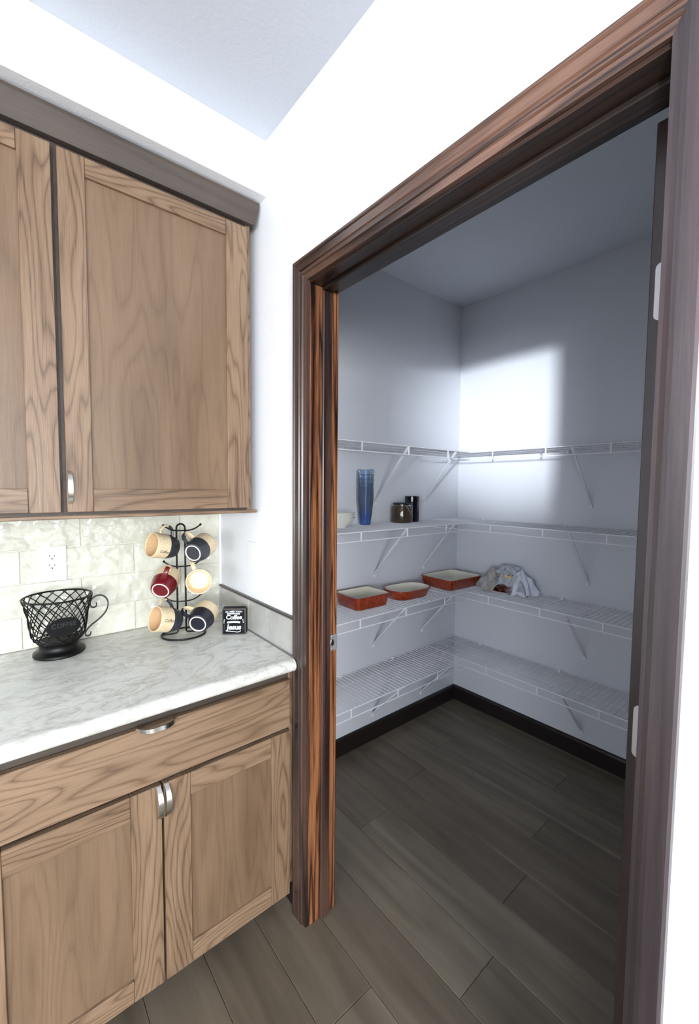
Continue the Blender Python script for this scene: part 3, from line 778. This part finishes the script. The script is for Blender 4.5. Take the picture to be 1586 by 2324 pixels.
# stacked tumblers
def tumbler():
    t = bpy.data.objects.new('tumbler', None); COL.objects.link(t); t.empty_display_size = .04
    H = .150
    pr = [(.0295+.0165*(z/H), z) for z in [H*i/10 for i in range(11)]]
    nn = 20
    b = lathe(bmesh.new(), pr[4:]+[(.0450, H+.001), (.0440, H-.002)], nn); mesh_obj('wall', b, 'blue_clear', t, True)
    b = lathe(bmesh.new(), [(0, 0), (.0285, 0), (.0293, .0015)]+pr[1:5], nn); mesh_obj('thick_base', b, 'blue_deep', t, True)
    return t
tx, ty = .768, -.115
proto = tumbler()
lab = ['lowest blue tumbler of the nested stack', 'second blue tumbler from the bottom of the nested stack', 'third blue tumbler from the bottom of the nested stack', 'fourth blue tumbler up in the middle of the nested stack', 'third blue tumbler from the top of the nested stack', 'second blue tumbler from the top of the nested stack', 'topmost blue tumbler of the nested stack']
for i in range(7):
    o = proto if i == 0 else copy_tree(proto)
    o.location = (tx, ty, zt2+i*.0245); tag(o, lab[i], 'tumbler', 'nested blue tumblers')
# bowls
def bowl():
    b = lathe(bmesh.new(), [(0, .004), (.035, .004), (.036, 0), (.040, 0), (.042, .006), (.066, .024), (.082, .046), (.086, .050), (.0845, .0515), (.080, .047), (.063, .026), (.040, .0105), (0, .009)], 40)
    return mesh_obj('bowl', b, 'bowl', None, True)
pb = bowl()
for i, l in enumerate(('lowest ivory bowl of the small stack beside the doorway', 'middle ivory bowl of the small stack beside the doorway', 'top ivory bowl of the small stack beside the doorway')):
    o = pb if i == 0 else pb.copy()
    if i: COL.objects.link(o)
    o.location = (.540, -.165, zt2+i*.0125); tag(o, l, 'bowl', 'stacked ivory bowls')
# jar and canister
t = thing('glass_jar', (1.035, -.135, zt2), 'smoky brown glass jar half full of coffee with a clamp lid', 'jar')
b = lathe(bmesh.new(), [(0, 0), (.056, 0), (.062, .004), (.063, .010), (.063, .085), (.060, .095), (.050, .101), (.050, .106)], 36); mesh_obj('glass_body', b, 'amber', t, True)
mesh_obj('coffee_grounds', lathe(bmesh.new(), [(0, .004), (.058, .005), (.059, .010), (.059, .046), (0, .050)], 28), 'coffee', t, True)
mesh_obj('lid', lathe(bmesh.new(), [(0, .106), (.054, .106), (.054, .111), (.048, .115), (0, .117)], 32), 'black', t, True)
b = bmesh.new()
for s in (0,):
    tube(b, [(-.030, -.052, .104), (-.018, -.060, .092), (-.010, -.065, .070), (-.004, -.066, .062), (.010, -.065, .074), (.028, -.056, .098)], .0024, 6)
tube(b, [(.055*math.cos(a*2*PI/30), .055*math.sin(a*2*PI/30), .100) for a in range(30)], .0018, 5, closed=True)
mesh_obj('wire_clamp', b, 'chrome', t, True)
t = thing('canister', (1.150, -.110, zt2), 'tall black canister with a shiny reflection, standing beside the glass jar', 'canister')
mesh_obj('body', lathe(bmesh.new(), [(0, 0), (.041, 0), (.043, .003), (.043, .118), (.042, .120)], 36), 'can', t, True)
mesh_obj('lid', lathe(bmesh.new(), [(.0435, .1205), (.0435, .150), (.040, .153), (0, .153)], 36), 'can', t, True)
b = bmesh.new(); tube(b, [(-.0435, -.012, .130), (-.056, -.018, .137), (-.062, -.020, .146), (-.054, -.017, .150), (-.0415, -.012, .149)], .004, 6); mesh_obj('clasp', b, 'black', t, True)

# ================================================================ TERRACOTTA DISHES ON THE THIRD SHELF
zt3 = ZS[2]+.0052
def rr_loop(hx, hy, r, z, n=8, pw_=1.0):
    pts = []
    for qx, qy, a0 in ((1, 1, 0), (-1, 1, PI/2), (-1, -1, PI), (1, -1, 1.5*PI)):
        for i in range(n+1):
            a = a0+PI/2*i/n; pts.append((qx*(hx-r)+r*math.cos(a), qy*(hy-r)+r*math.sin(a), z))
    return pts
def dish(name, label, loc, hx, hy, r, h, rz, flare=.012, tag_cat='dish'):
    t = thing(name, loc, label, tag_cat, 'terracotta baking dishes', rz=rz)
    def skin(loops, cap0, cap1):
        b = bmesh.new(); Rr = [[b.verts.new(p) for p in l] for l in loops]; n = len(Rr[0])
        for A, B in zip(Rr, Rr[1:]):
            for k in range(n): b.faces.new((A[k], A[(k+1) % n], B[(k+1) % n], B[k]))
        if cap0: b.faces.new(Rr[0][::-1])
        if cap1: b.faces.new(Rr[-1])
        return b
    f = flare
    out = [rr_loop(hx-f-.006, hy-f-.006, r*.8, 0), rr_loop(hx-f, hy-f, r*.85, .005), rr_loop(hx-f*.4, hy-f*.4, r*.93, h*.6), rr_loop(hx-.003, hy-.003, r, h-.010), rr_loop(hx+.003, hy+.003, r+.003, h-.007), rr_loop(hx+.003, hy+.003, r+.003, h-.002), rr_loop(hx-.001, hy-.001, r, h), rr_loop(hx-.006, hy-.006, r-.004, h-.001)]
    mesh_obj('outer_shell', skin(out, True, False), 'terracotta', t, True)
    inn = [rr_loop(hx-.006, hy-.006, r-.004, h-.001), rr_loop(hx-.009, hy-.009, r-.005, h-.006), rr_loop(hx-f*.4-.010, hy-f*.4-.010, r*.8, h*.5), rr_loop(hx-f-.014, hy-f-.014, r*.7, .012), rr_loop(hx-f-.022, hy-f-.022, r*.6, .008)]
    mesh_obj('enamel_lining', skin(inn, False, True), 'dish_in', t, True)
    return t
dish('baking_dish', 'square terracotta baking dish with cream inside, nearest the doorway', (.688, -.190, zt3), .116, .096, .028, .068, -.03)
dish('baking_dish', 'oval terracotta baking dish between the square and the large one', (1.003, -.215, zt3), .140, .090, .080, .055, -.06, .018)
dish('baking_dish', 'large rectangular terracotta baking dish in the shelf corner', (1.432, -.198, zt3), .158, .125, .034, .066, -.04)

# plates + napkins
pcx, pcy = 1.572, -.500
def plate_mesh():
    return mesh_obj('plate', lathe(bmesh.new(), [(0, .002), (.050, .002), (.052, 0), (.056, 0), (.060, .003), (.094, .0095), (.096, .0115), (.093, .012), (.060, .006), (0, .0045)], 40), 'terracotta', None, True)
pp = plate_mesh()
for i, l in enumerate(('bottom terracotta plate of the stack under the napkins', 'second terracotta plate from the bottom of the stack', 'third terracotta plate from the bottom of the stack', 'fourth terracotta plate up in the stack', 'top terracotta plate of the stack under the napkins')):
    o = pp if i == 0 else pp.copy()
    if i: COL.objects.link(o)
    o.location = (pcx, pcy, zt3+i*.0085); tag(o, l, 'plate', 'stacked terracotta plates')
zpl = zt3+4*.0085+.007
def patt():
    q = NT('brown patterned glaze'); tc = q.add('ShaderNodeTexCoord'); v = q.add('ShaderNodeTexVoronoi', i_Scale=70.0); q.link(tc.outputs['Object'], v.inputs['Vector'])
    q.link(q.ramp(v.outputs['Distance'], [(.3, lin((86, 30, 18))), (.45, lin((214, 190, 150)))]), q.b.inputs['Base Color']); q.b.inputs['Roughness'].default_value = .3; return q.m
b = lathe(bmesh.new(), [(0, 0), (.030, 0), (.034, .004), (.052, .028), (.060, .056), (.061, .066), (.058, .066), (.050, .030), (.030, .008), (0, .007)], 32)
o = mesh_obj('cup', b, patt(), None, True); o.location = (pcx, pcy, zpl); tag(o, 'brown and cream patterned bowl glimpsed between the napkins on the plates', 'bowl')
def napkin(name, mat, cx, cy, zc, hx, hy, rz, seed, drop, floor_z, label, amp=.010, thick=.0016, peak=.0):
    n = 30; b = bmesh.new(); g = []
    ca, sa_ = math.cos(rz), math.sin(rz)
    for i in range(n+1):
        row = []
        for j in range(n+1):
            u = -1+2*i/n; v = -1+2*j/n
            d = max(abs(u), abs(v)); rd = math.hypot(u, v); an = math.atan2(v, u)
            fold = abs(((an*3.5/PI+seed*.37+rd*.25) % 1)*2-1)      # sharp pleats running outward
            k = 1+.30*rd*(fold-.5)
            x = u*hx*k; y = v*hy*k
            z = zc-drop*rd**1.5
            z += amp*2.2*(.25+rd)*(fold-.5)
            cr = abs(noise.noise(Vector((u*2.1+seed, v*2.1, seed))))
            z += amp*1.6*(.5-cr*2)+amp*.8*noise.noise(Vector((u*5+seed, v*5, seed)))
            z += peak*max(0, 1-rd*2.2)
            x += .014*(.3-cr)
            wx, wy = cx+x*ca-y*sa_, cy+x*sa_+y*ca
            wx = min(wx, XP-.006-.01*random.random()*0)
            row.append(b.verts.new((wx, wy, max(z, floor_z+.0012+.0008*((i+j) % 2)))))
        g.append(row)
    for i in range(n):
        for j in range(n): b.faces.new((g[i][j], g[i+1][j], g[i+1][j+1], g[i][j+1]))
    o = mesh_obj(name, b, mat, None, 'all'); md = o.modifiers.new('t', 'SOLIDIFY'); mark = o.data.set_sharp_from_angle(angle=math.radians(24)); md.thickness = thick; md.offset = 1
    return tag(o, label, 'napkin', 'crumpled napkins over the plates')
ztop = zpl+.066
napkin('napkin', 'cloth_s', 1.590, -.500, ztop+.044, .105, .135, .2, 1.2, .100, zt3, 'silver grey crumpled napkin at the back of the plate stack', .012)
napkin('napkin', 'cloth_g', 1.545, -.425, ztop+.022, .085, .075, .9, 4.1, .110, zt3, 'grey beige crumpled napkin on the left of the plate stack', .012)
napkin('napkin', 'cloth_w', 1.580, -.590, ztop+.026, .085, .085, .5, 7.7, .125, zt3, 'white crumpled napkin on the right of the plate stack', .014)
